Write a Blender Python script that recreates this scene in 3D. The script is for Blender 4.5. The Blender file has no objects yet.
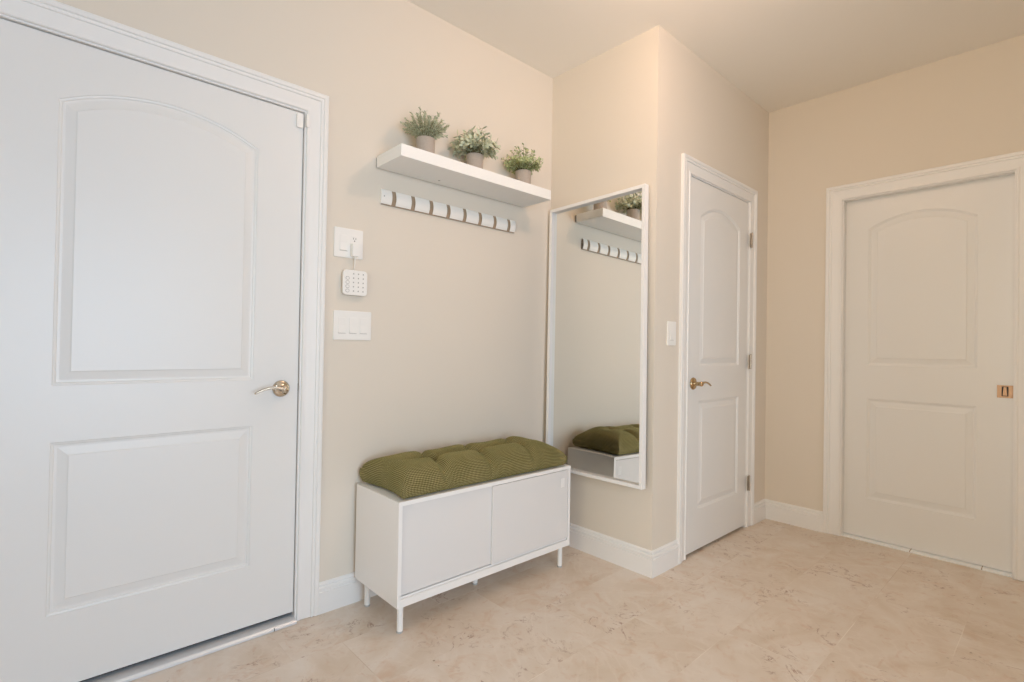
import bpy, bmesh, math, random
from mathutils import Vector, Matrix

sc = bpy.context.scene
COL = sc.collection
PI = math.pi

# ---------------------------------------------------------------- camera
# x runs along the left wall into the distance, the room lies at y < 0, z up
YAW, PITCH, ROLL, FPX = 0.8273, 0.0108, 0.0169, 515.73
CAM = Vector((-2.240, -2.1129, 1.1187))
F = Vector((math.cos(PITCH)*math.cos(YAW), math.cos(PITCH)*math.sin(YAW), math.sin(PITCH)))
R = F.cross(Vector((0, 0, 1))).normalized()
U = R.cross(F)
R2 = R*math.cos(ROLL) + U*math.sin(ROLL)
U2 = -R*math.sin(ROLL) + U*math.cos(ROLL)
cd = bpy.data.cameras.new('camera')
cam = bpy.data.objects.new('camera', cd)
COL.objects.link(cam)
m = Matrix.Identity(4)
for i in range(3):
    m[i][0], m[i][1], m[i][2], m[i][3] = R2[i], U2[i], -F[i], CAM[i]
cam.matrix_world = m
cd.sensor_fit = 'HORIZONTAL'
cd.sensor_width = 36.0
cd.lens = 36.0*FPX/1024.0
cd.clip_start = 0.02
sc.camera = cam

# ---------------------------------------------------------------- world, view
sc.view_settings.view_transform = 'Standard'
sc.view_settings.look = 'None'
sc.view_settings.exposure = -0.07
sc.view_settings.gamma = 1.0
sc.view_settings.use_curve_mapping = False
w = bpy.data.worlds.new('sky')
sc.world = w
w.use_nodes = True
bg = w.node_tree.nodes['Background']
bg.inputs[0].default_value = (0.70, 0.83, 1.0, 1)
bg.inputs[1].default_value = 0.35
try:
    sc.cycles.use_denoising = True
    sc.cycles.max_bounces = 12
    sc.cycles.diffuse_bounces = 8
    sc.cycles.glossy_bounces = 6
    sc.cycles.sample_clamp_indirect = 6.0
    sc.cycles.caustics_reflective = False
    sc.cycles.caustics_refractive = False
except Exception:
    pass

def area_light(name, loc, target, sx, sy, power, color, spread=PI):
    l = bpy.data.lights.new(name, 'AREA')
    l.shape = 'RECTANGLE'; l.size = sx; l.size_y = sy
    l.energy = power; l.color = color; l.spread = spread
    o = bpy.data.objects.new(name, l)
    o.location = loc
    o.rotation_euler = (Vector(target)-Vector(loc)).to_track_quat('-Z', 'Z').to_euler()
    COL.objects.link(o)
    return o

# daylight outside the big window in the wall behind the camera
area_light('daylight_or_fill', (-1.95, -4.32, 1.25), (-1.95, 0, 1.0), 2.1, 2.1, 123, (0.628, 0.81, 1.0))
area_light('daylight_or_fill', (-3.92, -2.3, 1.45), (0, -2.3, 1.3), 1.9, 1.9, 65, (1.0, 0.896, 0.661))  # added warm fill light with no known source, balances the brightness

def bulb(name, loc, radius, power, color):
    l = bpy.data.lights.new(name, 'POINT')
    l.energy = power; l.color = color; l.shadow_soft_size = radius
    o = bpy.data.objects.new(name, l); o.location = loc
    COL.objects.link(o); return o
WARM = (1.0, 0.66, 0.45)

# ---------------------------------------------------------------- materials
def new_mat(name):
    mt = bpy.data.materials.new(name); mt.use_nodes = True
    return mt, mt.node_tree.nodes, mt.node_tree.links, mt.node_tree.nodes['Principled BSDF']

def plain(name, col, rough=0.5, metal=0.0, spec=0.5, bump=0.0, bscale=200.0, var=0.0, coat=0.0):
    mt, n, l, b = new_mat(name)
    b.inputs['Base Color'].default_value = (*col, 1)
    b.inputs['Roughness'].default_value = rough
    b.inputs['Metallic'].default_value = metal
    b.inputs['Specular IOR Level'].default_value = spec
    b.inputs['Coat Weight'].default_value = coat
    tc = n.new('ShaderNodeTexCoord')
    nz = n.new('ShaderNodeTexNoise'); nz.inputs['Scale'].default_value = bscale
    nz.inputs['Detail'].default_value = 3
    l.new(tc.outputs['Object'], nz.inputs['Vector'])
    if bump:
        bp = n.new('ShaderNodeBump'); bp.inputs['Strength'].default_value = bump
        bp.inputs['Distance'].default_value = 0.002
        l.new(nz.outputs['Fac'], bp.inputs['Height']); l.new(bp.outputs['Normal'], b.inputs['Normal'])
    if var:
        mx = n.new('ShaderNodeMix'); mx.data_type = 'RGBA'
        mx.inputs['A'].default_value = (*[c*(1-var) for c in col], 1)
        mx.inputs['B'].default_value = (*[min(1, c*(1+var)) for c in col], 1)
        l.new(nz.outputs['Fac'], mx.inputs['Factor']); l.new(mx.outputs['Result'], b.inputs['Base Color'])
    return mt

M = {}
M['wall'] = plain('beige_wall_paint', (0.75, 0.685, 0.60), 0.75, spec=0.25, bump=0.12, bscale=420)
M['ceiling'] = plain('ceiling_paint', (0.86, 0.83, 0.78), 0.9, spec=0.1, bump=0.1, bscale=300)
M['trim'] = plain('white_trim_paint', (0.84, 0.83, 0.82), 0.38, spec=0.45)
M['door'] = plain('white_door_paint', (0.80, 0.795, 0.785), 0.36, spec=0.5, bump=0.05, bscale=90)
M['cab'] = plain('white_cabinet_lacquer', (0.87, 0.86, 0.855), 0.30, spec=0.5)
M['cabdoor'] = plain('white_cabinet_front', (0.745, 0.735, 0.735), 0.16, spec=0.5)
M['shelf'] = plain('white_shelf_lacquer', (0.88, 0.88, 0.87), 0.45, spec=0.4)
M['plastic'] = plain('white_switch_plastic', (0.88, 0.865, 0.84), 0.35, spec=0.5)
M['plastic2'] = plain('grey_button_print', (0.42, 0.41, 0.40), 0.5)
M['dark'] = plain('dark_gap', (0.03, 0.028, 0.025), 0.6)
M['metalleg'] = plain('white_metal_leg', (0.86, 0.86, 0.86), 0.35, spec=0.5)
M['clearfoot'] = plain('grey_plastic_foot', (0.45, 0.45, 0.44), 0.4)
M['nickel'] = plain('satin_nickel', (0.66, 0.58, 0.48), 0.20, metal=1.0)
M['brass'] = plain('antique_brass', (0.52, 0.38, 0.22), 0.26, metal=1.0)
M['hinge'] = plain('satin_nickel_hinge', (0.50, 0.44, 0.38), 0.35, metal=1.0)
M['bronze'] = plain('copper_bronze', (0.46, 0.29, 0.19), 0.42, metal=1.0)
M['lit_floor'] = plain('daylit_floor_white', (0.90, 0.93, 0.95), 0.30, var=0.05, bscale=12)  # bluish white carries the daylight on the floor under door_3
M['alu'] = plain('aluminium_threshold', (0.78, 0.80, 0.83), 0.35, metal=0.25)
M['wood'] = plain('beech_backing', (0.36, 0.27, 0.19), 0.5, var=0.15, bscale=60)
M['pot'] = plain('grey_pulp_pot', (0.43, 0.375, 0.33), 0.85, spec=0.2, bump=0.5, bscale=260, var=0.18)
M['soil'] = plain('dark_soil', (0.05, 0.04, 0.03), 0.95, spec=0.1)
M['stem'] = plain('brown_stem', (0.20, 0.17, 0.08), 0.8, spec=0.2)
M['leaf1'] = plain('rosemary_grey_green', (0.50, 0.53, 0.38), 0.7, spec=0.25, var=0.30, bscale=70)
M['leaf2'] = plain('sage_grey_green', (0.57, 0.60, 0.45), 0.7, spec=0.25, var=0.30, bscale=60)
M['leaf3'] = plain('bright_yellow_green', (0.47, 0.53, 0.29), 0.6, spec=0.3, var=0.38, bscale=55)
M['glassw'], n_, l_, b_ = new_mat('clear_window_glass')
b_.inputs['Roughness'].default_value = 0.0
b_.inputs['Base Color'].default_value = (0, 0, 0, 1)
_t = n_.new('ShaderNodeBsdfTransparent'); _m = n_.new('ShaderNodeMixShader'); _f = n_.new('ShaderNodeFresnel')
_f.inputs[0].default_value = 1.45
l_.new(_f.outputs[0], _m.inputs[0]); l_.new(_t.outputs[0], _m.inputs[1]); l_.new(b_.outputs[0], _m.inputs[2])
l_.new(_m.outputs[0], n_['Material Output'].inputs['Surface'])
M['lampglass'], n_, l_, b_ = new_mat('lit_opal_glass')
b_.inputs['Base Color'].default_value = (0.9, 0.88, 0.84, 1)
b_.inputs['Emission Color'].default_value = (*WARM, 1)
b_.inputs['Emission Strength'].default_value = 2.0
M['mirror'], n_, l_, b_ = new_mat('mirror_silver')
b_.inputs['Base Color'].default_value = (0.94, 0.955, 0.935, 1)
b_.inputs['Metallic'].default_value = 1.0
b_.inputs['Roughness'].default_value = 0.0

def floor_material():
    mt, n, l, b = new_mat('beige_marble_tile')
    def node(t, **k):
        q = n.new(t)
        for a, v in k.items(): setattr(q, a, v)
        return q
    def math_(op, a, bb=None, c=None):
        q = node('ShaderNodeMath', operation=op)
        for i, v in enumerate((a, bb, c)):
            if v is None: continue
            if isinstance(v, (int, float)): q.inputs[i].default_value = v
            else: l.new(v, q.inputs[i])
        return q.outputs[0]
    def ramp(fac, stops):
        q = node('ShaderNodeValToRGB')
        e = q.color_ramp.elements
        while len(e) < len(stops): e.new(0.5)
        for i, (p, c) in enumerate(stops):
            e[i].position = p; e[i].color = c if len(c) == 4 else (*c, 1)
        l.new(fac, q.inputs[0]); return q.outputs[0]
    def mix(f, a, bb, mode='MIX'):
        q = node('ShaderNodeMix', data_type='RGBA', blend_type=mode)
        for s, v in (('Factor', f), ('A', a), ('B', bb)):
            if isinstance(v, (int, float)): q.inputs[s].default_value = v
            elif isinstance(v, tuple): q.inputs[s].default_value = (*v, 1)
            else: l.new(v, q.inputs[s])
        return q.outputs['Result']
    tc = node('ShaderNodeTexCoord')
    sep = node('ShaderNodeSeparateXYZ'); l.new(tc.outputs['Object'], sep.inputs[0])
    X, Y = sep.outputs[0], sep.outputs[1]
    TY, TX, G = 0.311, 0.622, 0.0011
    ry = math_('DIVIDE', math_('SUBTRACT', -0.262, Y), TY)       # rows away from left wall
    row = math_('FLOOR', ry); fy = math_('FRACT', ry)
    rx = math_('DIVIDE', math_('SUBTRACT', math_('ADD', X, 0.755), math_('MULTIPLY', row, 0.1825)), TX)
    cellx = math_('FLOOR', rx); fx = math_('FRACT', rx)
    def edge(f, T):
        d = math_('MINIMUM', f, math_('SUBTRACT', 1.0, f))
        return math_('LESS_THAN', math_('MULTIPLY', d, T), G)
    grout = math_('MAXIMUM', edge(fy, TY), edge(fx, TX))
    cell = node('ShaderNodeCombineXYZ')
    l.new(math_('MULTIPLY', cellx, 3.71), cell.inputs[0]); l.new(math_('MULTIPLY', row, 7.13), cell.inputs[1])
    off = node('ShaderNodeVectorMath', operation='ADD')
    l.new(tc.outputs['Object'], off.inputs[0]); l.new(cell.outputs[0], off.inputs[1])
    P = off.outputs[0]
    def noise(scale, detail=4, dist=0.0, rough=0.55, vec=None):
        q = node('ShaderNodeTexNoise'); q.inputs['Scale'].default_value = scale
        q.inputs['Detail'].default_value = detail; q.inputs['Distortion'].default_value = dist
        q.inputs['Roughness'].default_value = rough
        l.new(vec or P, q.inputs['Vector']); return q.outputs['Fac']
    base = ramp(noise(3.2, 5, 1.2), [(0.30, (0.64, 0.53, 0.425)), (0.5, (0.70, 0.605, 0.515)), (0.72, (0.76, 0.69, 0.62))])
    stain = ramp(noise(5.5, 6, 2.0, 0.6), [(0.56, (0, 0, 0)), (0.74, (1, 1, 1))])
    c = mix(math_('MULTIPLY', stain, 0.50), base, (0.60, 0.39, 0.26))
    streak = ramp(noise(9.0, 6, 3.0, 0.6), [(0.58, (0, 0, 0)), (0.70, (1, 1, 1))])
    c = mix(math_('MULTIPLY', streak, 0.35), c, (0.56, 0.33, 0.21))
    # thin reddish veins gathered in patches
    v = noise(4.2, 7, 2.6, 0.62)
    vein = math_('SUBTRACT', 1.0, math_('MULTIPLY', math_('ABSOLUTE', math_('SUBTRACT', v, 0.5)), 48.0))
    vein = math_('MAXIMUM', vein, 0.0)
    patch = ramp(noise(3.0, 2, 0.6), [(0.50, (0, 0, 0)), (0.60, (1, 1, 1))])
    frag = ramp(noise(22, 3, 0.5), [(0.44, (0, 0, 0)), (0.60, (1, 1, 1))])
    vm = math_('MULTIPLY', math_('MULTIPLY', vein, patch), frag)
    c = mix(math_('MULTIPLY', vm, 0.95), c, (0.30, 0.15, 0.09))
    # paler veins
    v2 = noise(2.4, 5, 3.0, 0.5)
    vein2 = math_('MAXIMUM', math_('SUBTRACT', 1.0, math_('MULTIPLY', math_('ABSOLUTE', math_('SUBTRACT', v2, 0.47)), 28.0)), 0.0)
    c = mix(math_('MULTIPLY', vein2, 0.22), c, (0.83, 0.75, 0.67))
    # small dark pits
    dots = node('ShaderNodeTexVoronoi'); dots.inputs['Scale'].default_value = 13.0
    l.new(P, dots.inputs['Vector'])
    dm = math_('MULTIPLY', math_('LESS_THAN', dots.outputs['Distance'], 0.055), ramp(noise(2.2, 1), [(0.52, (0, 0, 0)), (0.58, (1, 1, 1))]))
    c = mix(math_('MULTIPLY', dm, 0.7), c, (0.26, 0.17, 0.10))
    gc = ramp(noise(1.7, 2, 0.0, 0.5, tc.outputs['Object']), [(0.42, (0.86, 0.79, 0.70)), (0.56, (0.50, 0.38, 0.28))])
    gf = ramp(noise(2.6, 2, 0.0, 0.5, tc.outputs['Object']), [(0.46, (0.12, 0.12, 0.12)), (0.60, (0.8, 0.8, 0.8))])
    c = mix(math_('MULTIPLY', grout, gf), c, gc)
    l.new(c, b.inputs['Base Color'])
    b.inputs['Roughness'].default_value = 0.34
    b.inputs['Specular IOR Level'].default_value = 0.45
    bp = node('ShaderNodeBump'); bp.inputs['Strength'].default_value = 0.15; bp.inputs['Distance'].default_value = 0.001
    l.new(math_('SUBTRACT', 1.0, grout), bp.inputs['Height']); l.new(bp.outputs['Normal'], b.inputs['Normal'])
    return mt
M['floor'] = floor_material()

def cushion_material():
    mt, n, l, b = new_mat('olive_dotted_corduroy')
    uv = n.new('ShaderNodeTexCoord')
    sep = n.new('ShaderNodeSeparateXYZ'); l.new(uv.outputs['UV'], sep.inputs[0])
    def mth(op, a, bb=None):
        q = n.new('ShaderNodeMath'); q.operation = op
        for i, v in enumerate((a, bb)):
            if v is None: continue
            if isinstance(v, (int, float)): q.inputs[i].default_value = v
            else: l.new(v, q.inputs[i])
        return q.outputs[0]
    k = 2*PI/0.0145
    a = mth('MULTIPLY', sep.outputs[0], k); c = mth('MULTIPLY', sep.outputs[1], k)
    s = mth('MULTIPLY', mth('SINE', mth('ADD', a, c)), mth('SINE', mth('SUBTRACT', a, c)))
    h = mth('ADD', mth('MULTIPLY', s, 0.5), 0.5)
    nz = n.new('ShaderNodeTexNoise'); nz.inputs['Scale'].default_value = 9
    l.new(uv.outputs['Object'], nz.inputs['Vector'])
    r = n.new('ShaderNodeValToRGB')
    r.color_ramp.elements[0].position = 0.34; r.color_ramp.elements[0].color = (0.060, 0.050, 0.012, 1)
    r.color_ramp.elements[1].position = 0.80; r.color_ramp.elements[1].color = (0.43, 0.36, 0.18, 1)
    l.new(h, r.inputs[0])
    mx = n.new('ShaderNodeMix'); mx.data_type = 'RGBA'; mx.blend_type = 'MULTIPLY'
    mx.inputs['Factor'].default_value = 0.5
    l.new(r.outputs[0], mx.inputs['A'])
    r2 = n.new('ShaderNodeValToRGB')
    r2.color_ramp.elements[0].color = (0.62, 0.66, 0.45, 1); r2.color_ramp.elements[1].color = (1, 1, 0.9, 1)
    r2.color_ramp.elements[0].position = 0.35; r2.color_ramp.elements[1].position = 0.65
    l.new(nz.outputs['Fac'], r2.inputs[0]); l.new(r2.outputs[0], mx.inputs['B'])
    l.new(mx.outputs['Result'], b.inputs['Base Color'])
    b.inputs['Roughness'].default_value = 0.85
    b.inputs['Specular IOR Level'].default_value = 0.15
    b.inputs['Sheen Weight'].default_value = 0.25
    b.inputs['Sheen Tint'].default_value = (0.7, 0.75, 0.3, 1)
    bp = n.new('ShaderNodeBump'); bp.inputs['Strength'].default_value = 0.6; bp.inputs['Distance'].default_value = 0.0015
    l.new(h, bp.inputs['Height']); l.new(bp.outputs['Normal'], b.inputs['Normal'])
    return mt
M['cushion'] = cushion_material()

# ---------------------------------------------------------------- helpers
def link(name, bm, mat, parent=None, smooth=False, bevel=0.0, segs=2, recalc=True):
    if recalc: bmesh.ops.recalc_face_normals(bm, faces=bm.faces[:])
    me = bpy.data.meshes.new(name)
    bm.to_mesh(me); bm.free()
    o = bpy.data.objects.new(name, me)
    COL.objects.link(o)
    me.materials.append(mat)
    if smooth:
        for p in me.polygons: p.use_smooth = True
    if bevel:
        md = o.modifiers.new('bevel', 'BEVEL'); md.width = bevel; md.segments = segs
        md.limit_method = 'ANGLE'; md.angle_limit = math.radians(40)
    if parent is not None: o.parent = parent
    return o

def tag(o, label, cat, group=None):
    o['label'] = label; o['category'] = cat
    if group: o['group'] = group
    return o

def thing(name, label, cat, loc=(0, 0, 0), rot=(0, 0, 0), group=None):
    o = bpy.data.objects.new(name, None); COL.objects.link(o)
    o.location = loc; o.rotation_euler = rot
    o.empty_display_size = 0.1
    return tag(o, label, cat, group)

def struct(o, label=None):
    o['kind'] = 'structure'
    if label: o['label'] = label
    return o

def box(bm, x0, x1, y0, y1, z0, z1, T=None):
    vs = [Vector((x, y, z)) for x in (x0, x1) for y in (y0, y1) for z in (z0, z1)]
    if T: vs = [T(*v) for v in vs]
    v = [bm.verts.new(q) for q in vs]
    for f in ((0, 1, 3, 2), (4, 6, 7, 5), (0, 4, 5, 1), (2, 3, 7, 6), (0, 2, 6, 4), (1, 5, 7, 3)):
        bm.faces.new([v[i] for i in f])
    return bm

def prism(bm, pts, h0, h1, T=None):
    """polygon pts (a,b) extruded along third axis from h0 to h1; T maps (a,b,h)"""
    T = T or (lambda a, b, h: Vector((a, b, h)))
    lo = [bm.verts.new(T(a, b, h0)) for a, b in pts]
    hi = [bm.verts.new(T(a, b, h1)) for a, b in pts]
    bm.faces.new(lo); bm.faces.new(hi[::-1])
    n = len(pts)
    for i in range(n):
        j = (i+1) % n
        bm.faces.new((lo[i], lo[j], hi[j], hi[i]))
    return bm

def lathe(bm, prof, seg=32, T=None):
    """prof: (r, h) list; closes at r=0 ends"""
    T = T or (lambda x, y, z: Vector((x, y, z)))
    rings = []
    for r, h in prof:
        if r < 1e-6: rings.append([bm.verts.new(T(0, 0, h))])
        else: rings.append([bm.verts.new(T(r*math.cos(2*PI*i/seg), r*math.sin(2*PI*i/seg), h)) for i in range(seg)])
    for a, b in zip(rings, rings[1:]):
        for i in range(seg):
            j = (i+1) % seg
            if len(a) == 1 and len(b) == 1: continue
            if len(a) == 1: bm.faces.new((a[0], b[i], b[j]))
            elif len(b) == 1: bm.faces.new((a[i], a[j], b[0]))
            else: bm.faces.new((a[i], a[j], b[j], b[i]))
    return bm

def tube(bm, pts, radii, seg=10, flat=1.0, up=Vector((0, 0, 1))):
    """tube with elliptical section: radius along `up` is scaled by flat"""
    rings = []
    pts = [Vector(p) for p in pts]
    for i, p in enumerate(pts):
        d = (pts[min(i+1, len(pts)-1)] - pts[max(i-1, 0)]).normalized()
        s = d.cross(up)
        if s.length < 1e-4: s = d.cross(Vector((1, 0, 0)))
        s.normalize(); t = s.cross(d).normalized()
        r = radii[i] if hasattr(radii, '__len__') else radii
        rings.append([bm.verts.new(p + s*math.cos(2*PI*k/seg)*r + t*math.sin(2*PI*k/seg)*r*flat) for k in range(seg)])
    for a, b in zip(rings, rings[1:]):
        for i in range(seg):
            j = (i+1) % seg
            bm.faces.new((a[i], a[j], b[j], b[i]))
    bm.faces.new(rings[0][::-1]); bm.faces.new(rings[-1])
    return bm

def rrect(a0, a1, b0, b1, r, n=5):
    pts = []
    for cx, cy, s in ((a1-r, b1-r, 0), (a0+r, b1-r, 1), (a0+r, b0+r, 2), (a1-r, b0+r, 3)):
        for k in range(n+1):
            t = PI/2*(s + k/n)
            pts.append((cx + r*math.cos(t), cy + r*math.sin(t)))
    return pts

# ---------------------------------------------------------------- room dimensions
B, D, H = 0.7156, 1.3715, 2.7286
XB, YB = -3.7, -4.10          # walls behind the camera
TH = 0.14

# door frames: (low edge, high edge, top) of the slab openings
D1 = (-2.372, -1.4618, 2.0524)
D2 = (0.328, 1.070, 2.0550)
D3 = (-1.912, -1.162, 2.0460)

# ---------------------------------------------------------------- walls
GAP = 0.003
def wall_with_hole(name, a0, a1, holes, T, z1=H, ends=(0, 0)):
    """wall in local coords (a along, h up, d outward depth 0..TH); ends mitre offsets at depth TH"""
    bm = bmesh.new()
    holes = sorted(holes)
    cur, e = a0, ends[0]
    def seg(x0, x1, z0, zt, m0=0.0, m1=0.0):
        prism(bm, [(x0, 0), (x1, 0), (x1+m1, TH), (x0+m0, TH)], z0, zt, lambda a, d, h: T(a, h, d))
    for (h0, h1, zb, zt) in holes:
        seg(cur, h0, 0, z1, e, 0); e = 0
        seg(h0, h1, zt, z1)
        if zb > 0: seg(h0, h1, 0, zb)
        cur = h1
    seg(cur, a1, 0, z1, e, ends[1])
    return struct(link(name, bm, M['wall']))

J = 0.018   # jamb board thickness
T_left = lambda a, h, d: Vector((a, d, h))
T_alc = lambda a, h, d: Vector((d, a, h))
T_clo = lambda a, h, d: Vector((a, -B+d, h))
T_far = lambda a, h, d: Vector((D+d, a, h))
T_back = lambda a, h, d: Vector((a, YB-d, h))
T_near = lambda a, h, d: Vector((XB-d, a, h))
wall_with_hole('wall_left', XB, D+TH, [(D1[0]-GAP-J, D1[1]+GAP+J, 0, D1[2]+GAP+J)], T_left)
wall_with_hole('wall_alcove', -B, 0, [], T_alc, ends=(TH, 0))
wall_with_hole('wall_closet', 0, D, [(D2[0]-GAP-J, D2[1]+GAP+J, 0, D2[2]+GAP+J)], T_clo, ends=(TH, 0))
wall_with_hole('wall_far', YB-TH, 0, [(D3[0]-J, D3[1]+J, 0, D3[2]+J)], T_far)
WX0, WX1, WZ0, WZ1 = -2.9, -1.0, 0.20, 2.20
wall_with_hole('wall_back', XB-TH, D, [(WX0, WX1, WZ0, WZ1)], T_back)
wall_with_hole('wall_near', YB, 0, [(-3.2, -1.4, 0.60, 2.30)], T_near)
bm = bmesh.new(); box(bm, XB-TH, D+1.2, YB-TH, TH+0.6, -0.1, 0.0); struct(link('floor', bm, M['floor']))
bm = bmesh.new(); box(bm, XB-TH, D+TH, YB-TH, TH, H, H+0.1); struct(link('ceiling', bm, M['ceiling']))

# windows in the walls behind the camera
def window(name, a_0, a_1, z_0, z_1, T):
    bm = bmesh.new()
    fw = 0.06
    mid = (a_0+a_1)/2
    for (a0, a1, z0, z1) in ((a_0, a_0+fw, z_0, z_1), (a_1-fw, a_1, z_0, z_1), (a_0+fw, a_1-fw, z_0, z_0+fw),
                             (a_0+fw, a_1-fw, z_1-fw, z_1), (mid-fw/2, mid+fw/2, z_0+fw, z_1-fw)):
        box(bm, a0, a1, z0, z1, 0.03, 0.09, T)
    o = struct(link(name, bm, M['trim'], bevel=0.003))
    for x0, x1 in ((a_0+fw, mid-fw/2), (mid+fw/2, a_1-fw)):
        bm = bmesh.new(); box(bm, x0, x1, z_0+fw, z_1-fw, 0.058, 0.064, T)
        link('pane', bm, M['glassw'], o)
window('window_1', WX0, WX1, WZ0, WZ1, T_back)
window('fill_window', -3.2, -1.4, 0.60, 2.30, T_near)  # unseen window, added only to hold the warm fill light

# ---------------------------------------------------------------- baseboards
BP = [(0.0, 0.0), (0.0145, 0.0), (0.0145, 0.088), (0.0105, 0.0895), (0.0105, 0.0915), (0.0130, 0.094), (0.0130, 0.104), (0.0100, 0.1085),
      (0.0060, 0.1095), (0.0060, 0.112), (0.0085, 0.1145), (0.0075, 0.121), (0.004, 0.125), (0.0, 0.127)]
def baseboard(name, path):
    """path: xy points with the room on the right-hand side of travel"""
    bm = bmesh.new()
    P = [Vector(p) for p in path]
    rings = []
    for i, p in enumerate(P):
        def nrm(a, b):
            d = (b-a).normalized(); return Vector((d.y, -d.x))
        ns = []
        if i > 0: ns.append(nrm(P[i-1], p))
        if i < len(P)-1: ns.append(nrm(p, P[i+1]))
        if len(ns) == 2:
            mn = ns[0]+ns[1]; mn = mn/(mn.dot(ns[0]))
        else: mn = ns[0]
        rings.append([bm.verts.new((p.x+mn.x*d, p.y+mn.y*d, z)) for d, z in BP])
    for a, b in zip(rings, rings[1:]):
        k = len(BP)
        for i in range(k):
            bm.faces.new((a[i], a[(i+1) % k], b[(i+1) % k], b[i]))
    bm.faces.new(rings[0]); bm.faces.new(rings[-1][::-1])
    return struct(link(name, bm, M['trim']))
CW = 0.085; RV = 0.006
baseboard('baseboard_left', [(XB, 0), (D1[0]-GAP-RV-CW, 0)])
baseboard('baseboard_bench', [(D1[1]+GAP+RV+CW, 0), (-0.0146, 0)])
baseboard('baseboard_alcove', [(0, -0.0), (0, -B), (D2[0]-GAP-RV-CW, -B)])
baseboard('baseboard_closet', [(D2[1]+GAP+RV+CW, -B), (D-0.0146, -B)])
baseboard('baseboard_far', [(D, -B), (D, D3[1]+0.005+0.087)])
baseboard('baseboard_right', [(D, D3[0]-RV-CW), (D, YB+0.0146)])
baseboard('baseboard_back', [(D, YB), (XB, YB)])
baseboard('baseboard_near', [(XB, YB+0.0146), (XB, -0.0146)])

# ---------------------------------------------------------------- door casings
CP = [(0, 0), (0, 0.008), (0.003, 0.0105), (0.010, 0.0105), (0.0115, 0.0065), (0.016, 0.0065), (0.053, 0.0105),
      (0.0545, 0.0155), (0.060, 0.0165), (0.0625, 0.0130), (0.0655, 0.0130), (0.068, 0.0180), (0.080, 0.0190), (0.085, 0.0165), (0.085, 0)]
def casing(name, a0, a1, zt, T, cw=CW, label=None):
    """T(a,h,d) with d negative toward the room"""
    bm = bmesh.new(); rings = []
    k = cw/CW
    for j in range(4):
        ring = []
        for w_, d in CP:
            w2 = w_*k
            a, z = ((a0-w2, 0.002), (a0-w2, zt+w2), (a1+w2, zt+w2), (a1+w2, 0.002))[j]
            ring.append(bm.verts.new(T(a, z, -d)))
        rings.append(ring)
    n = len(CP)
    for a, b in zip(rings, rings[1:]):
        for i in range(n): bm.faces.new((a[i], a[(i+1) % n], b[(i+1) % n], b[i]))
    bm.faces.new(rings[0]); bm.faces.new(rings[-1][::-1])
    return struct(link(name, bm, M['trim']), label)

def jamb(parent, a0, a1, zt, T, d0, d1, stop=None):
    bm = bmesh.new()
    box(bm, a0-J, a0, 0, zt, d0, d1, T); box(bm, a1, a1+J, 0, zt, d0, d1, T)
    box(bm, a0-J, a1+J, zt, zt+J, d0, d1, T)
    if stop:
        s0, s1 = stop
        box(bm, a0, a0+0.012, 0, zt, s0, s1, T); box(bm, a1-0.012, a1, 0, zt, s0, s1, T)
        box(bm, a0+0.012, a1-0.012, zt-0.012, zt, s0, s1, T)
    return link('jamb', bm, M['trim'], parent)

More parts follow.
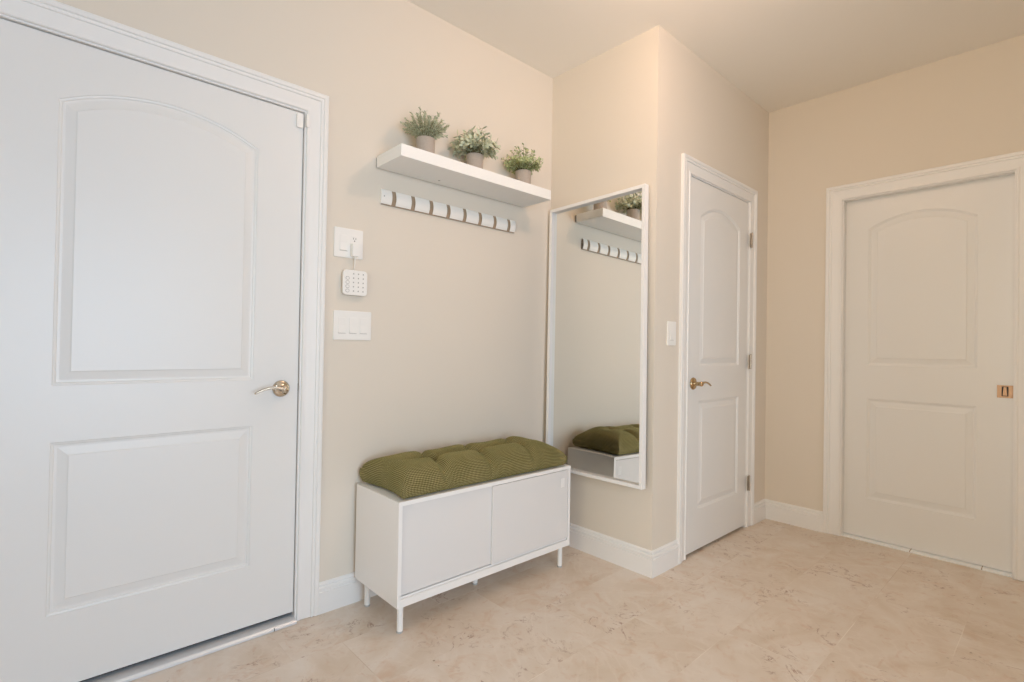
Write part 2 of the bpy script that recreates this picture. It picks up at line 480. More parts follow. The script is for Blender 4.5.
# ---------------------------------------------------------------- panelled door slab
PPROF = [(0, 0), (0.002, 0.0030), (0.007, 0.0042), (0.010, 0.0080), (0.017, 0.0084), (0.041, 0.0035), (0.045, 0.0012)]
def outline(p, d, arch, n=24):
    a0, a1, z0, z1 = p[0]+d, p[1]-d, p[2]+d, p[3]
    if not arch:
        return [(a0, z0), (a1, z0), (a1, z1-d), (a0, z1-d)]
    wd = (p[1]-p[0])/2; s = arch; Rr = (wd*wd+s*s)/(2*s)
    xc = (p[0]+p[1])/2; zc = z1 + s - Rr
    r = Rr-d; w2 = wd-d
    th = math.asin(w2/r)
    pts = [(a0, z0), (a1, z0)]
    for k in range(n+1):
        t = th - 2*th*k/n
        pts.append((xc + r*math.sin(t), zc + r*math.cos(t)))
    return pts
def slab(name, a0, a1, z0, z1, front, thick, T, lower, upper, arch, label):
    """front = depth of the face; T(a,h,d)"""
    bm = bmesh.new()
    V = lambda a, h, d: bm.verts.new(T(a, h, d))
    def loops(p, ar):
        rings = [[V(a, h, front+dd) for a, h in outline(p, d, ar)] for d, dd in PPROF]
        for r0, r1 in zip(rings, rings[1:]):
            n = len(r0)
            for i in range(n): bm.faces.new((r0[i], r0[(i+1) % n], r1[(i+1) % n], r1[i]))
        bm.faces.new(rings[-1])
        return rings[0]
    lo = loops(lower, 0)         # bl br tr tl
    up = loops(upper, arch)      # bl br then arc from right to left
    c = [V(a0, z0, front), V(a1, z0, front), V(a1, z1, front), V(a0, z1, front)]
    bm.faces.new((c[0], c[1], lo[1], lo[0]))                       # bottom rail
    bm.faces.new((lo[3], lo[2], up[1], up[0]))                     # lock rail
    ml = up[-1]; mr = up[2]
    bm.faces.new((c[0], lo[0], lo[3], up[0], ml, c[3]))
    bm.faces.new((c[1], c[2], mr, up[1], lo[2], lo[1]))
    arc = up[2:]
    n = len(arc)
    tops = [c[2]] + [V(arc[i].co[0] if T(1, 0, 0).x != T(0, 0, 0).x else arc[i].co[1], z1, front) for i in range(1, n-1)] + [c[3]]
    for i in range(n-1): bm.faces.new((arc[i], tops[i], tops[i+1], arc[i+1]))
    b = [V(a0, z0, front+thick), V(a1, z0, front+thick), V(a1, z1, front+thick), V(a0, z1, front+thick)]
    bm.faces.new(b)
    bm.faces.new((c[0], b[0], b[1], c[1])); bm.faces.new((c[1], b[1], b[2], c[2])); bm.faces.new((c[0], c[3], b[3], b[0]))
    bm.faces.new([c[3]] + tops[1:-1][::-1] + [c[2], b[2], b[3]])
    return struct(link(name, bm, M['door']), label)

def hinge(parent, a, z, T, d, mat):
    bm = bmesh.new()
    box(bm, a-0.014, a+0.014, z-0.045, z+0.045, d-0.0015, d+0.0015, T)
    k = link('hinge', bm, mat, parent)
    bm = bmesh.new()
    for q in range(3):
        zz = z-0.045+q*0.0305
        tube(bm, [T(a, zz, d-0.006), T(a, zz+0.0285, d-0.006)], 0.0055, 12)
    tube(bm, [T(a, z+0.045, d-0.006), T(a, z+0.050, d-0.006)], [0.006, 0.003], 12)
    link('knuckle', bm, mat, k, smooth=False)

def lever(parent, a, z, T, d, dirn, mat, L=0.105, label=None):
    """wave lever on a round rosette; dirn = +1/-1 along a"""
    bm = bmesh.new()
    lathe(bm, [(0, 0), (0.033, 0), (0.033, 0.003), (0.031, 0.007), (0.024, 0.010), (0.014, 0.012), (0.011, 0.016), (0.011, 0.040), (0.0125, 0.042), (0.0125, 0.052), (0.010, 0.056), (0, 0.057)],
          32, lambda x, y, h: T(a+x, z+y, d-h))
    r = link('rosette', bm, mat, parent, smooth=True)
    bm = bmesh.new()
    pts, rr = [], []
    for k in range(17):
        t = k/16
        wv = 0.009*math.sin(t*PI*1.1) - 0.010*t**2.5
        pts.append(T(a + dirn*L*t, z+wv*1.0, d-0.047+0.006*t)); rr.append(0.0105*(1-0.45*t))
    upv = (T(0, 1, 0)-T(0, 0, 0)).normalized()
    tube(bm, pts, rr, 12, 0.62, upv)
    link('lever', bm, mat, r, smooth=True)
    return r

# --- left door (door_1)
c1 = casing('trim_1', D1[0]-GAP-RV, D1[1]+GAP+RV, D1[2]+GAP+RV, T_left)
jamb(c1, D1[0]-GAP, D1[1]+GAP, D1[2]+GAP, T_left, 0.0, TH, (0.056, 0.075))
d1 = slab('door_1', D1[0], D1[1], 0.036, D1[2], 0.011, 0.044, T_left, (-2.206, -1.629, 0.265, 0.799), (-2.206, -1.629, 0.974, 1.862), 0.077,
          'large white two-panel arched door at the left edge with a nickel lever')
bm = bmesh.new()
lever(d1, -1.527, 0.937, T_left, 0.011, -1, M['nickel'], 0.108)
bm = bmesh.new(); box(bm, D1[1]-0.001, D1[1]+0.0025, 0.925, 0.955, 0.012, 0.030, T_left)
link('latch', bm, M['dark'], d1)
bm = bmesh.new()
prism(bm, [(-0.026, 0.001), (-0.026, 0.009), (-0.020, 0.015), (0.10, 0.024), (0.10, 0.001)], D1[0]-GAP, D1[1]+GAP, lambda d, h, a: Vector((a, d, h)))
tr = link('threshold_or_lit_floor', bm, M['alu'], c1)
bm = bmesh.new()
g = 0.0004
box(bm, D1[1]+g, D1[1]+GAP-g, 0.036, D1[2], 0.017, 0.050, T_left); box(bm, D1[0]-GAP+g, D1[0]-g, 0.036, D1[2], 0.017, 0.050, T_left)
box(bm, D1[0]-GAP+g, D1[1]+GAP-g, D1[2]+g, D1[2]+GAP-g, 0.017, 0.050, T_left)
link('gap_shade_strip', bm, M['dark'], c1)  # dark strips standing in for shade in the slab-to-jamb gap
bm = bmesh.new(); box(bm, D1[0]+0.002, D1[1]-0.002, 0.0265, 0.034, 0.022, 0.054, T_left)
link('door_sweep', bm, M['dark'], d1)
bm = bmesh.new(); box(bm, -1.545, -1.5425, 0.002, 0.0125, -0.0268, -0.020, T_left)
link('threshold_or_floor_joint', bm, M['dark'], tr)

# --- middle door (door_2)
c2 = casing('trim_2', D2[0]-GAP-RV, D2[1]+GAP+RV, D2[2]+GAP+RV, T_clo)
jamb(c2, D2[0]-GAP, D2[1]+GAP, D2[2]+GAP, T_clo, 0.0, TH, (0.040, 0.058))
d2 = slab('door_2', D2[0], D2[1], 0.018, D2[2], 0.002, 0.036, T_clo, (0.455, 0.955, 0.237, 0.835), (0.455, 0.955, 1.028, 1.864), 0.072,
          'narrow white two-panel arched door in the middle with three hinges')
lever(d2, 0.390, 0.934, T_clo, 0.002, 1, M['brass'], 0.12)
for z in (1.817, 1.047, 0.282): hinge(d2, D2[1]+0.010, z, T_clo, -0.0130, M['hinge'])
bm = bmesh.new(); box(bm, D2[0]-0.0022, D2[0]+0.001, 0.905, 0.963, 0.004, 0.028, T_clo)
link('latch', bm, M['brass'], d2)

# --- right pocket door (door_3)
c3 = casing('trim_3', D3[0]-0.005, D3[1]+0.005, D3[2]+0.005, T_far, cw=0.087)
jamb(c3, D3[0], D3[1], D3[2], T_far, 0.0, 0.050)
d3 = slab('door_3', D3[0]-0.012, D3[1]+0.014, 0.0125, D3[2]+0.014, 0.054, 0.036, T_far, (-1.770, -1.280, 0.248, 0.843), (-1.770, -1.280, 1.044, 1.860), 0.072,
          'white two-panel sliding pocket door at the right with a square recessed pull')
bm = bmesh.new()
box(bm, D3[0]-J, D3[1]+J, 0, D3[2]+J, 0.091, 0.125, T_far)
link('pocket_backing', bm, M['trim'], c3)
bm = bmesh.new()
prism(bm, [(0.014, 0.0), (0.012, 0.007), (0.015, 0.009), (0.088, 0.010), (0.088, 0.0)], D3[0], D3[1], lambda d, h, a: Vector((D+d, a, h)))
t3 = link('threshold_or_lit_floor', bm, M['lit_floor'], c3)  # stands for tiled floor, with daylight from behind the door in its colour
bm = bmesh.new()
for y in (-1.497, -1.797): box(bm, y-0.0015, y+0.0015, 0.003, 0.0105, 0.0118, 0.060, T_far)
link('threshold_or_floor_joint', bm, M['wood'], t3)
# flush pull
bm = bmesh.new()
py0, py1, pz0, pz1 = -1.908, -1.848, 0.898, 0.962
T = T_far; f0 = 0.054
iy0, iy1, iz0, iz1 = py0+0.017, py1-0.017, pz0+0.008, pz1-0.006
for (a0, a1, z0, z1) in ((py0, iy0, pz0, pz1), (iy1, py1, pz0, pz1), (iy0, iy1, pz0, iz0), (iy0, iy1, iz1, pz1)):
    box(bm, a0, a1, z0, z1, f0-0.003, f0+0.001, T)
pl = link('flush_pull', bm, M['bronze'], d3)
bm = bmesh.new()
box(bm, iy0, iy1, iz0, iz1, f0-0.0008, f0+0.0002, T)
link('pull_cup', bm, M['dark'], pl)
bm = bmesh.new()
prism(bm, [(iy0+0.004, iz0+0.003), (iy1-0.004, iz0+0.003), (iy1-0.007, iz1-0.003), (iy0+0.007, iz1-0.003)], f0-0.0035, f0-0.0007, lambda a, b, h: T(a, b, h))
link('pull_tab', bm, M['bronze'], pl, bevel=0.001)

# contact sensor at the top of the left door
s = thing('contact_sensor', 'small white contact sensor at the top right corner of the large left door', 'sensor', (-1.478, 0.011, 2.016))
bm = bmesh.new(); prism(bm, rrect(-0.013, 0.013, -0.028, 0.028, 0.004), 0, -0.013, lambda a, b, h: Vector((a, h, b)))
link('magnet', bm, M['plastic'], s, bevel=0.0015)
bm = bmesh.new(); prism(bm, rrect(0.020, 0.030, -0.024, 0.028, 0.003), -0.0115, -0.030, lambda a, b, h: Vector((a, h, b)))
link('transmitter', bm, M['plastic'], s, bevel=0.0015)

# ---------------------------------------------------------------- shelf
sx0, sx1, sdep, sz0, sz1 = -1.1427, -0.2335, 0.2196, 1.9064, 1.9577
sh = thing('wall_shelf', 'white floating wall shelf holding three small potted plants', 'shelf', (sx0, 0, sz0))
bm = bmesh.new(); box(bm, 0, sx1-sx0, -sdep, -0.007, 0, sz1-sz0); link('board', bm, M['shelf'], sh, bevel=0.0012)
bm = bmesh.new(); box(bm, 0.003, sx1-sx0-0.003, -0.007, 0.0, 0.004, sz1-sz0-0.004); link('shadow_gap_bracket', bm, M['dark'], sh)  # dark colour draws the thin shadow gap between shelf and wall
bm = bmesh.new()
for x in (0.30,):
    lathe(bm, [(0, -0.0012), (0.005, -0.0012), (0.006, 0.0), (0, 0.001)], 12, lambda a, b, h, x=x: Vector((x+a, -0.06+b, h)))
link('screw', bm, M['clearfoot'], sh)

# ---------------------------------------------------------------- plants
def leaf_shape(bm, p, d, up, L, W, curl=0.15):
    d = d.normalized(); s = d.cross(up)
    if s.length < 1e-3: s = d.cross(Vector((1, 0.3, 0)))
    s.normalize(); nrm = s.cross(d)
    prof = ((0.0, 0.12), (0.25, 0.75), (0.55, 1.0), (0.82, 0.65), (1.0, 0.0))
    prev = None
    for t, ww in prof:
        c = p + d*L*t - nrm*L*curl*t*t
        if ww > 0: cur = [bm.verts.new(c - s*W*ww*0.5), bm.verts.new(c - nrm*W*0.10), bm.verts.new(c + s*W*ww*0.5)]
        else: cur = [bm.verts.new(c)]
        if prev:
            if len(cur) == 3:
                bm.faces.new((prev[0], prev[1], cur[1], cur[0])); bm.faces.new((prev[1], prev[2], cur[2], cur[1]))
            else:
                bm.faces.new((prev[0], prev[1], cur[0])); bm.faces.new((prev[1], prev[2], cur[0]))
        prev = cur

def pot_plant(loc, style, label, seed):
    rnd = random.Random(seed)
    t = thing('potted_plant', label, 'plant', loc, (0, 0, rnd.uniform(0, 6)), 'potted plants on the wall shelf')
    h, r = 0.101, 0.043
    bm = bmesh.new()
    lathe(bm, [(0, 0), (r*0.93, 0), (r*0.95, 0.003), (r, h-0.003), (r-0.001, h), (r-0.004, h), (r-0.005, h-0.016), (0, h-0.016)], 40)
    link('pot', bm, M['pot'], t, smooth=False)
    bm = bmesh.new()
    lathe(bm, [(0, h-0.0155), (r-0.0055, h-0.0155), (r-0.0055, h-0.010), (0, h-0.006)], 24)
    link('soil', bm, M['soil'], t)
    st, fo = bmesh.new(), bmesh.new()
    N = {1: 60, 2: 64, 3: 76}[style]
    for k in range(N):
        az = 2.39996*k + rnd.uniform(-0.3, 0.3)
        q = math.sqrt((k+0.5)/N)
        if style == 1: el = 1.5 - 1.30*q**1.3 + rnd.uniform(-0.12, 0.12); L = rnd.uniform(0.080, 0.120)*(1.18-0.38*q)
        elif style == 2: el = 1.5 - 1.62*q**1.4 + rnd.uniform(-0.12, 0.12); L = rnd.uniform(0.088, 0.112)*(1.12-0.22*q)
        else: el = 1.5 - 1.62*q**1.4 + rnd.uniform(-0.12, 0.12); L = rnd.uniform(0.082, 0.104)*(1.15-0.2*q)
        if style > 1: L *= 0.78 + 0.55*max(0, math.sin(el))
        else: L *= 1.10
        d0 = Vector((math.cos(az)*math.cos(el), math.sin(az)*math.cos(el), math.sin(el)))
        base = Vector((math.cos(az)*q*r*0.6, math.sin(az)*q*r*0.6, h-0.010))
        sag = {1: -0.04, 2: 0.16, 3: 0.08}[style]
        if el < 0.2: base.z += 0.012
        pts = []
        for i in range(6):
            s_ = i/5
            pts.append(base + Vector((0, 0, 0.03))*min(1, s_*2)*(1 if el < 0.5 else 0.3) + d0*L*s_ - Vector((0, 0, 1))*sag*L*s_*s_)
        tube(st, pts, [0.0013*(1-0.5*i/5) for i in range(6)], 5)
        def at(s_):
            x = s_*5; i = min(4, int(x)); return pts[i].lerp(pts[i+1], x-i), (pts[i+1]-pts[i]).normalized()
        if style == 1:
            n = 26
            for j in range(n):
                s_ = 0.12 + 0.88*j/n
                p, dd = at(s_)
                a = 2.4*j
                side = dd.orthogonal().normalized(); side.rotate(Matrix.Rotation(a, 3, dd))
                leaf_shape(fo, p, dd*1.1 + side*0.85, dd, rnd.uniform(0.014, 0.020)*(1.1-0.35*s_), 0.0064, 0.05)
        elif style == 2:
            n = 10
            for j in range(n):
                s_ = 0.22 + 0.78*j/(n-1)
                p, dd = at(s_)
                side = dd.orthogonal().normalized(); side.rotate(Matrix.Rotation(2.4*j, 3, dd))
                leaf_shape(fo, p, dd*(0.7+0.5*s_) + side*0.9 - Vector((0, 0, 0.15)), dd, rnd.uniform(0.022, 0.032), rnd.uniform(0.012, 0.016), 0.2)
        else:
            n = 11
            for j in range(n):
                s_ = 0.20 + 0.80*j/(n-1)
                p, dd = at(s_)
                side = dd.orthogonal().normalized(); side.rotate(Matrix.Rotation(2.4*j, 3, dd))
                leaf_shape(fo, p, dd*0.6 + side*0.9, dd, rnd.uniform(0.013, 0.018), rnd.uniform(0.010, 0.013), 0.1)
    s_o = link('stem', st, M['stem'], t)
    link('foliage', fo, M['leaf%d' % style], t, smooth=True, recalc=False)
    return t
pot_plant((-0.955, -0.110, sz1), 1, 'potted plant with upright needle-like grey-green sprigs, nearest the shelf\'s left end', 3)
pot_plant((-0.669, -0.110, sz1), 2, 'middle potted plant on the shelf, with drooping oval sage-green leaves', 8)
pot_plant((-0.337, -0.110, sz1), 3, 'rounded bushy potted plant with small bright green leaves, nearest the corner', 5)

# ---------------------------------------------------------------- hook rail
hr = thing('hook_rail', 'white wall-mounted hook rail with a row of flip-down hooks under the shelf', 'coat rack', (0, 0, 1.785))
def arcprof(zh, d0, d1, n=10):
    """bulging profile (depth, z)"""
    return [(0.0, -zh)] + [(-(d0 + (d1-d0)*(1-(2*k/n-1)**2)), -zh + 2*zh*k/n) for k in range(n+1)] + [(0.0, zh)]
Tz = lambda d, z, a: Vector((a, d, z))
bm = bmesh.new()
prism(bm, arcprof(0.0325, 0.006, 0.012), -1.114, -0.300, Tz)
link('backing', bm, M['wood'], hr)
gaps = [-1.056+0.1010*k for k in range(8)]
edges = [-1.121] + gaps + [-0.300]
for k in range(9):
    x0 = edges[k] + (0.010 if k else 0)
    x1 = edges[k+1] - (0.010 if k < 8 else 0)
    bm = bmesh.new()
    prism(bm, arcprof(0.0335, 0.010, 0.020), x0, x1, Tz)
    hk = link('hook' if 0 < k < 8 else 'end_cap', bm, M['plastic'], hr, bevel=0.003)
    bm = bmesh.new()
    pr = arcprof(0.0325, 0.008, 0.0178)
    prism(bm, pr, x0-0.0012 if k else x0+0.001, x0+0.001 if k else x0+0.002, Tz)
    link('wood_edge', bm, M['wood'], hk)
    if k == 0:
        bm = bmesh.new()
        lathe(bm, [(0, 0), (0.0035, 0), (0.003, 0.002), (0, 0.0025)], 12, lambda a, b, h: Vector((-1.108+a, -0.0195-h, b)))
        link('screw', bm, M['clearfoot'], hk)
bm = bmesh.new(); box(bm, -1.116, -0.302, -0.0105, 0, -0.0350, -0.0326)
link('bottom_lip', bm, M['wood'], hr)

# ---------------------------------------------------------------- mirror
mr = thing('wall_mirror', 'tall white-framed mirror hung on the narrow wall beside the bench', 'mirror', (-0.0298, -0.35, 1.2),)
mr.rotation_mode = 'XYZ'
nv = Vector((-1, 0.020, 0.018)).normalized()
zax = (Vector((0, 0, 1)) - nv*nv.z).normalized()
yax = zax.cross(-nv).normalized()
ROLLM = -0.016                                   # hangs very slightly askew
yax, zax = yax*math.cos(ROLLM) + zax*math.sin(ROLLM), -yax*math.sin(ROLLM) + zax*math.cos(ROLLM)
xax = -nv
mr.matrix_world = Matrix(((xax.x, yax.x, zax.x, -0.0298), (xax.y, yax.y, zax.y, -0.35), (xax.z, yax.z, zax.z, 1.2), (0, 0, 0, 1)))
# local: x into the wall, y left(+)/right(-), z up; glass plane x=0
mb0, mb1, my0, my1 = -0.7712, 0.7314, 0.317, -0.341
fwid, rec, bk = 0.018, 0.022, 0.009
for nm, pts in (('frame_rail', [(my0, mb1), (my1, mb1), (my1+fwid, mb1-fwid), (my0-fwid, mb1-fwid)]),
                ('frame_rail', [(my0, mb0), (my1, mb0), (my1+fwid, mb0+fwid), (my0-fwid, mb0+fwid)]),
                ('frame_stile', [(my0, mb0), (my0, mb1), (my0-fwid, mb1-fwid), (my0-fwid, mb0+fwid)]),
                ('frame_stile', [(my1, mb0), (my1, mb1), (my1+fwid, mb1-fwid), (my1+fwid, mb0+fwid)])):
    bm = bmesh.new(); prism(bm, pts, -rec, bk, lambda a, b, h: Vector((h, a, b)))
    link(nm, bm, M['cab'], mr, bevel=0.0008)
bm = bmesh.new(); box(bm, 0.0, 0.005, my1+fwid*0.9, my0-fwid*0.9, mb0+fwid*0.9, mb1-fwid*0.9)
link('mirror_glass', bm, M['mirror'], mr)

# ---------------------------------------------------------------- bench cabinet
bx0, bx1, by0, by1, bz0, bz1 = -1.2150, -0.2234, -0.3780, -0.0244, 0.1121, 0.5164
ben = thing('bench_cabinet', 'low white two-door cabinet bench on thin legs under the green cushion', 'bench', (bx0, by1, 0))
ox, oy = bx0, by1
def bb(x0, x1, y0, y1, z0, z1): return (x0-ox, x1-ox, y0-oy, y1-oy, z0, z1)
bm = bmesh.new()
t = 0.016
for a in ((bx0, bx1, by0, by1, bz1-t, bz1), (bx0, bx0+t, by0, by1, bz0, bz1-t), (bx1-t, bx1, by0, by1, bz0, bz1-t),
          (bx0+t, bx1-t, by0, by1, bz0, bz0+0.022), (bx0+t, bx1-t, by1-0.006, by1, bz0+0.022, bz1-t), ((bx0+bx1)/2-0.008, (bx0+bx1)/2+0.008, by0+0.035, by1-0.006, bz0+0.022, bz1-t)):
    box(bm, *bb(*a))
link('carcass', bm, M['cab'], ben)
xm = -0.742
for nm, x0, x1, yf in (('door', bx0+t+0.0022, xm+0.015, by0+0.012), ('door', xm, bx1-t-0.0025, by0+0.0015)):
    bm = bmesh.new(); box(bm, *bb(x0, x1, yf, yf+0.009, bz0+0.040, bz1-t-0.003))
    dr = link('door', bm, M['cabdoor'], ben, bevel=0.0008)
    if x0 == xm:
        bm = bmesh.new()
        for k in range(3): box(bm, *bb(-0.292+k*0.009, -0.286+k*0.009, yf-0.0004, yf+0.0002, 0.415, 0.460))
        link('finger_pull', bm, M['cab'], dr)
bm = bmesh.new()
box(bm, *bb(bx0+t, bx1-t, by0+0.0005, by0+0.0035, bz0+0.022, bz0+0.030)); box(bm, *bb(bx0+t, bx1-t, by0+0.0105, by0+0.0115, bz0+0.022, bz0+0.037))
box(bm, *bb(bx0+t, bx1-t, by0+0.022, by0+0.026, bz0+0.022, bz0+0.037))
link('sliding_track', bm, M['cab'], ben)
for (x, y, top, fr) in ((bx0+0.034, by0+0.034, bz0, 1), (bx1-0.034, by0+0.034, bz0, 1), (bx0+0.034, by1-0.05, bz0, 1), (bx1-0.034, by1-0.05, bz0, 1), (-0.705, -0.215, bz0, 1)):
    bm = bmesh.new(); lathe(bm, [(0, 0.006), (0.0115, 0.006), (0.0120, 0.010), (0.0120, top), (0, top)], 24, lambda a, b, h, x=x, y=y: Vector((x-ox+a, y-oy+b, h)))
    lg = link('leg', bm, M['metalleg'], ben)
    bm = bmesh.new(); lathe(bm, [(0, 0), (0.0118, 0), (0.0130, 0.003), (0.0115, 0.0075), (0, 0.0075)], 24, lambda a, b, h, x=x, y=y: Vector((x-ox+a, y-oy+b, h)))
    link('foot_pad', bm, M['clearfoot'], lg)

# ---------------------------------------------------------------- cushion
def cushion():
    cx0, cx1, cy0, cy1 = -1.203, -0.258, -0.380, -0.030
    zb = bz1 + 0.002
    NX, NY = 150, 60
    hx, hy = (cx1-cx0)/2, (cy1-cy0)/2
    mx_, my_ = (cx0+cx1)/2, (cy0+cy1)/2
    tufts = [(-0.965, -0.215), (-0.715, -0.205), (-0.450, -0.200)]
    def spos(u, v):
        # u,v in -1..1 -> plan position, edges drawn in between the corners
        inx = 1 - 0.05*(1-v*v)*abs(u)**4 
        iny = 1 - 0.06*(1-u**8)*abs(v)**4
        return mx_+hx*u*inx, my_+hy*v*iny
    def smooth_gap(d, w): return math.exp(-(d/w)**2)
    rnd = random.Random(4)
    def top(u, v):
        x, y = spos(u, v)
        e = 1 - max(abs(u)**12, abs(v)**5) - 0.10*(abs(u)**6)*(abs(v)**3)
        h = 0.048 + 0.080*max(0, e)**0.55*(1-0.22*abs(v)**2.5)*(1-0.16*abs(u)**5)
        for (tx, ty) in tufts:
            d = math.hypot((x-tx), (y-ty))
            h -= 0.046*smooth_gap(d, 0.030)
            h -= 0.024*smooth_gap(x-tx - 0.16*(y-ty), 0.020)*(0.35+0.65*min(1, abs(y-ty)/0.05))
        if abs(u) < 0.86:
            h -= 0.016*smooth_gap(y-(-0.207), 0.028)*(1-(abs(u)/0.86)**6)
        h += 0.0035*math.sin(x*21+1.1)*math.sin(y*17+0.4)
        h += 0.010*math.exp(-((x+0.34)/0.11)**2)*(1-v*v)
        tr_ = min(1, max(0, (x+0.42)/0.16)); h -= 0.022*tr_*tr_*(1-0.35*abs(v)**6); h += 0.018*min(1, max(0, (x+0.33)/0.07))**2
        tl_ = min(1, max(0, (-1.06-x)/0.13)); h += 0.016*tl_*tl_
        return x, y, zb + max(h, 0.014)
    bm = bmesh.new()
    uvl = bm.loops.layers.uv.new('UVMap')
    uvs = {}
    T_, Bt = {}, {}
    for i in range(NX+1):
        for j in range(NY+1):
            u = -1+2*i/NX; v = -1+2*j/NY
            u = math.copysign(1-(1-abs(u))**1.35, u); v = math.copysign(1-(1-abs(v))**1.35, v)
            x, y, z = top(u, v)
            T_[i, j] = bm.verts.new((x, y, z)); uvs[T_[i, j]] = (x, y)
            edge = i in (0, NX) or j in (0, NY)
            e2 = (1-abs(u)**14)*(1-abs(v)**7)
            Bt[i, j] = bm.verts.new((mx_+(x-mx_)*0.984, my_+(y-my_)*0.955, zb + 0.008*(1-max(0, e2)**0.3)))
            uvs[Bt[i, j]] = (x, y)
    # texture coordinates by true distance over the surface, so the weave keeps its size
    jm, im = NY//2, NX//2
    for i in range(NX+1):
        acc = {jm: 0.0}
        for st, rg in ((1, range(jm+1, NY+1)), (-1, range(jm-1, -1, -1))):
            for j in rg: acc[j] = acc[j-st] + st*(T_[i, j].co-T_[i, j-st].co).length
        for j in range(NY+1): uvs[T_[i, j]] = (0.0, acc[j])
    for j in range(NY+1):
        acc = {im: T_[im, j].co.x}
        for st, rg in ((1, range(im+1, NX+1)), (-1, range(im-1, -1, -1))):
            for i in rg: acc[i] = acc[i-st] + st*(T_[i, j].co-T_[i-st, j].co).length
        for i in range(NX+1): uvs[T_[i, j]] = (acc[i], uvs[T_[i, j]][1])
    for i in range(NX):
        for j in range(NY):
            bm.faces.new((T_[i, j], T_[i+1, j], T_[i+1, j+1], T_[i, j+1]))
            bm.faces.new((Bt[i, j], Bt[i, j+1], Bt[i+1, j+1], Bt[i+1, j]))
    # boxed sides: three rows from the top edge to the bottom edge, slightly bulging
    ring = [(i, 0) for i in range(NX)] + [(NX, j) for j in range(NY)] + [(i, NY) for i in range(NX, 0, -1)] + [(0, j) for j in range(NY, 0, -1)]
    rows = [[T_[k] for k in ring]]
    for t in (0.35, 0.7):
        row = []
        for k in ring:
            a, b = T_[k].co, Bt[k].co
            c = a.lerp(b, t); g = 0.006*math.sin(PI*t)
            c.x += math.copysign(g, c.x-mx_) if k[0] in (0, NX) else 0
            c.y += math.copysign(g, c.y-my_) if k[1] in (0, NY) else 0
            q = bm.verts.new(c); row.append(q)
            o_ = uvs[T_[k]]; dl = (c-a).length
            uvs[q] = (o_[0] + (math.copysign(dl, c.x-mx_) if k[0] in (0, NX) else 0), o_[1] + (math.copysign(dl, c.y-my_) if k[1] in (0, NY) else 0))
        rows.append(row)
    rows.append([Bt[k] for k in ring])
    for k, q in zip(ring, rows[3]):
        o_ = uvs[T_[k]]; dl = (q.co-T_[k].co).length
        uvs[q] = (o_[0] + (math.copysign(dl, q.co.x-mx_) if k[0] in (0, NX) else 0), o_[1] + (math.copysign(dl, q.co.y-my_) if k[1] in (0, NY) else 0))
    n = len(ring)
    for a, b in zip(rows, rows[1:]):
        for k in range(n): bm.faces.new((a[k], b[k], b[(k+1) % n], a[(k+1) % n]))
    for f in bm.faces:
        for lp in f.loops: lp[uvl].uv = uvs[lp.vert]
    bmesh.ops.recalc_face_normals(bm, faces=bm.faces[:])
    o = link('seat_cushion', bm, M['cushion'], smooth=True, recalc=False)
    return tag(o, 'long tufted olive green textured cushion lying on the white bench cabinet', 'cushion')
cu = cushion()

# ---------------------------------------------------------------- switches, outlet, keypad
Tw = lambda a, b, h: Vector((a, -h, b))
def plate(parent, w_, h_, holes):
    bm = bmesh.new()
    prism(bm, rrect(-w_/2, w_/2, -h_/2, h_/2, 0.004), 0, 0.006, Tw)
    o = link('cover_plate', bm, M['plastic'], parent, bevel=0.0018)
    return o
def rocker(parent, x, T=Tw):
    bm = bmesh.new()
    prism(bm, [(0.0058, -0.0335), (0.0078, -0.0335), (0.0098, -0.0325), (0.0070, 0.000), (0.0072, 0.0325), (0.0058, 0.0335)], x-0.0165, x+0.0165, lambda d, z, a: T(a, z, d))
    o = link('rocker', bm, M['plastic'], parent, bevel=0.0006)
    bm = bmesh.new()
    box(bm, x-0.0172, x+0.0172, -0.0352, -0.0338, 0.0055, 0.0064, lambda a, z, d: T(a, z, d))
    link('rocker_gap', bm, M['plastic2'], o)
s1 = thing('outlet_switch_plate', 'white double wall plate with a rocker switch and an outlet holding a charger', 'switch', (-1.264, 0, 1.5505))
plate(s1, 0.130, 0.126, 0)
rocker(s1, -0.024)
bm = bmesh.new(); prism(bm, rrect(0.0085, 0.0415, -0.0335, 0.0335, 0.002), 0.0058, 0.0072, Tw)
oc = link('receptacle', bm, M['plastic'], s1, bevel=0.0004)
bm = bmesh.new()
for x in (0.0195, 0.0305): box(bm, x-0.0009, x+0.0009, 0.019, 0.0265, 0.0070, 0.0076, lambda a, z, d: Tw(a, z, d))
prism(bm, [(0.025+0.0024*math.cos(k*PI/5), 0.0125+0.0024*math.sin(k*PI/5)) for k in range(10)], 0.0070, 0.0076, Tw)
link('socket_slot', bm, M['dark'], oc)
ch = thing('charger_plug', 'small white charger plugged into the lower half of the outlet, cord hanging', 'charger', (-1.2435, -0.0072, 1.525))
bm = bmesh.new(); prism(bm, rrect(-0.0155, 0.0155, -0.032, 0.024, 0.004), 0, 0.026, Tw)
link('adapter', bm, M['plastic'], ch, bevel=0.002)
bm = bmesh.new()
tube(bm, [(0.0, -0.016, -0.030), (0, -0.016, -0.040), (0.002, -0.012, -0.055), (0.003, -0.004, -0.075), (0.002, 0.003, -0.092)], 0.0022, 8, 1.0, Vector((1, 0, 0)))
link('cord', bm, M['plastic'], ch, smooth=True)

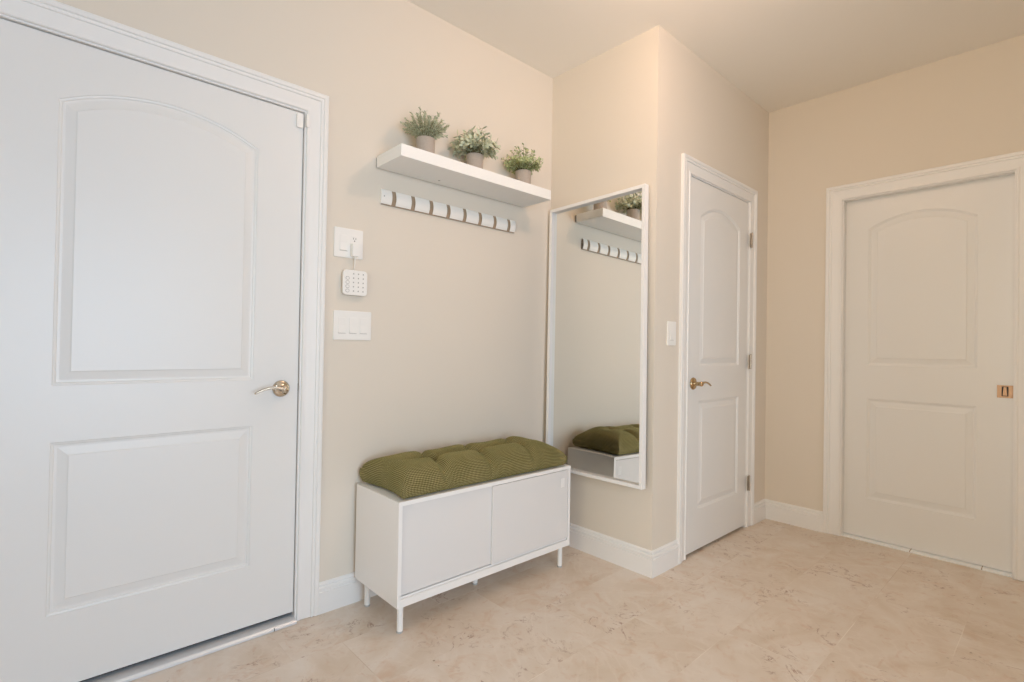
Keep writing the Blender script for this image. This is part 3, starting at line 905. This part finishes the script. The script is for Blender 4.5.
kp = thing('alarm_keypad', 'rounded white alarm keypad with a grid of buttons between the two switch plates', 'keypad', (-1.2400, 0, 1.381))
bm = bmesh.new(); prism(bm, rrect(-0.045, 0.045, -0.040, 0.040, 0.01), 0, 0.010, Tw); link('mount', bm, M['plastic2'], kp)
bm = bmesh.new(); prism(bm, rrect(-0.055, 0.055, -0.054, 0.054, 0.016, 8), 0.010, 0.026, Tw)
kb = link('housing', bm, M['plastic'], kp, bevel=0.003, segs=3)
for j in range(4):
    bm = bmesh.new()
    prism(bm, [(-0.036+0.0085*math.cos(k*PI/8), 0.018-0.018*j+0.0075*math.sin(k*PI/8)) for k in range(16)], 0.0258, 0.0268, Tw)
    lb = link('mode_button', bm, M['plastic2'], kb)
    bm = bmesh.new()
    prism(bm, [(-0.036+0.0068*math.cos(k*PI/8), 0.018-0.018*j+0.0059*math.sin(k*PI/8)) for k in range(16)], 0.0266, 0.0272, Tw)
    link('button_face', bm, M['plastic'], kb)
for i in range(3):
    for j in range(5):
        x = -0.009+0.022*i; z = 0.038-0.0185*j
        bm = bmesh.new()
        prism(bm, [(x+0.0028*math.cos(k*PI/6), z+0.0032*math.sin(k*PI/6)) for k in range(12)], 0.0258, 0.0266, Tw)
        link('key', bm, M['plastic2'], kb)

s3 = thing('triple_light_switch', 'wide white wall plate with three rocker switches, below the keypad', 'switch', (-1.2385, 0, 1.198))
plate(s3, 0.172, 0.125, 0)
for x in (-0.049, 0.0, 0.049): rocker(s3, x)
s4 = thing('single_light_switch', 'narrow white light switch plate beside the middle door casing', 'switch', (0.153, -B, 1.200))
plate(s4, 0.082, 0.123, 0)
rocker(s4, 0.0)

# ---------------------------------------------------------------- ceiling lamps (above and behind the view)
def ceiling_lamp(x, y, power, rad, label):
    t_ = thing('ceiling_light', label, 'lamp', (x, y, H))
    bm = bmesh.new(); lathe(bm, [(0, 0), (0.15, 0), (0.15, -0.018), (0.14, -0.022), (0, -0.022)], 40); link('base', bm, M['hinge'], t_)
    bm = bmesh.new(); lathe(bm, [(0.135, -0.0225), (0.13, -0.045), (0.10, -0.068), (0.05, -0.080), (0, -0.083)], 40); link('diffuser', bm, M['lampglass'], t_, smooth=True)
    bulb('lamp_light', (x, y, H-0.15-rad*0.3), rad, power, WARM)
ceiling_lamp(-0.55, -1.25, 15.5, 0.05, 'round flush ceiling light above the middle of the room')
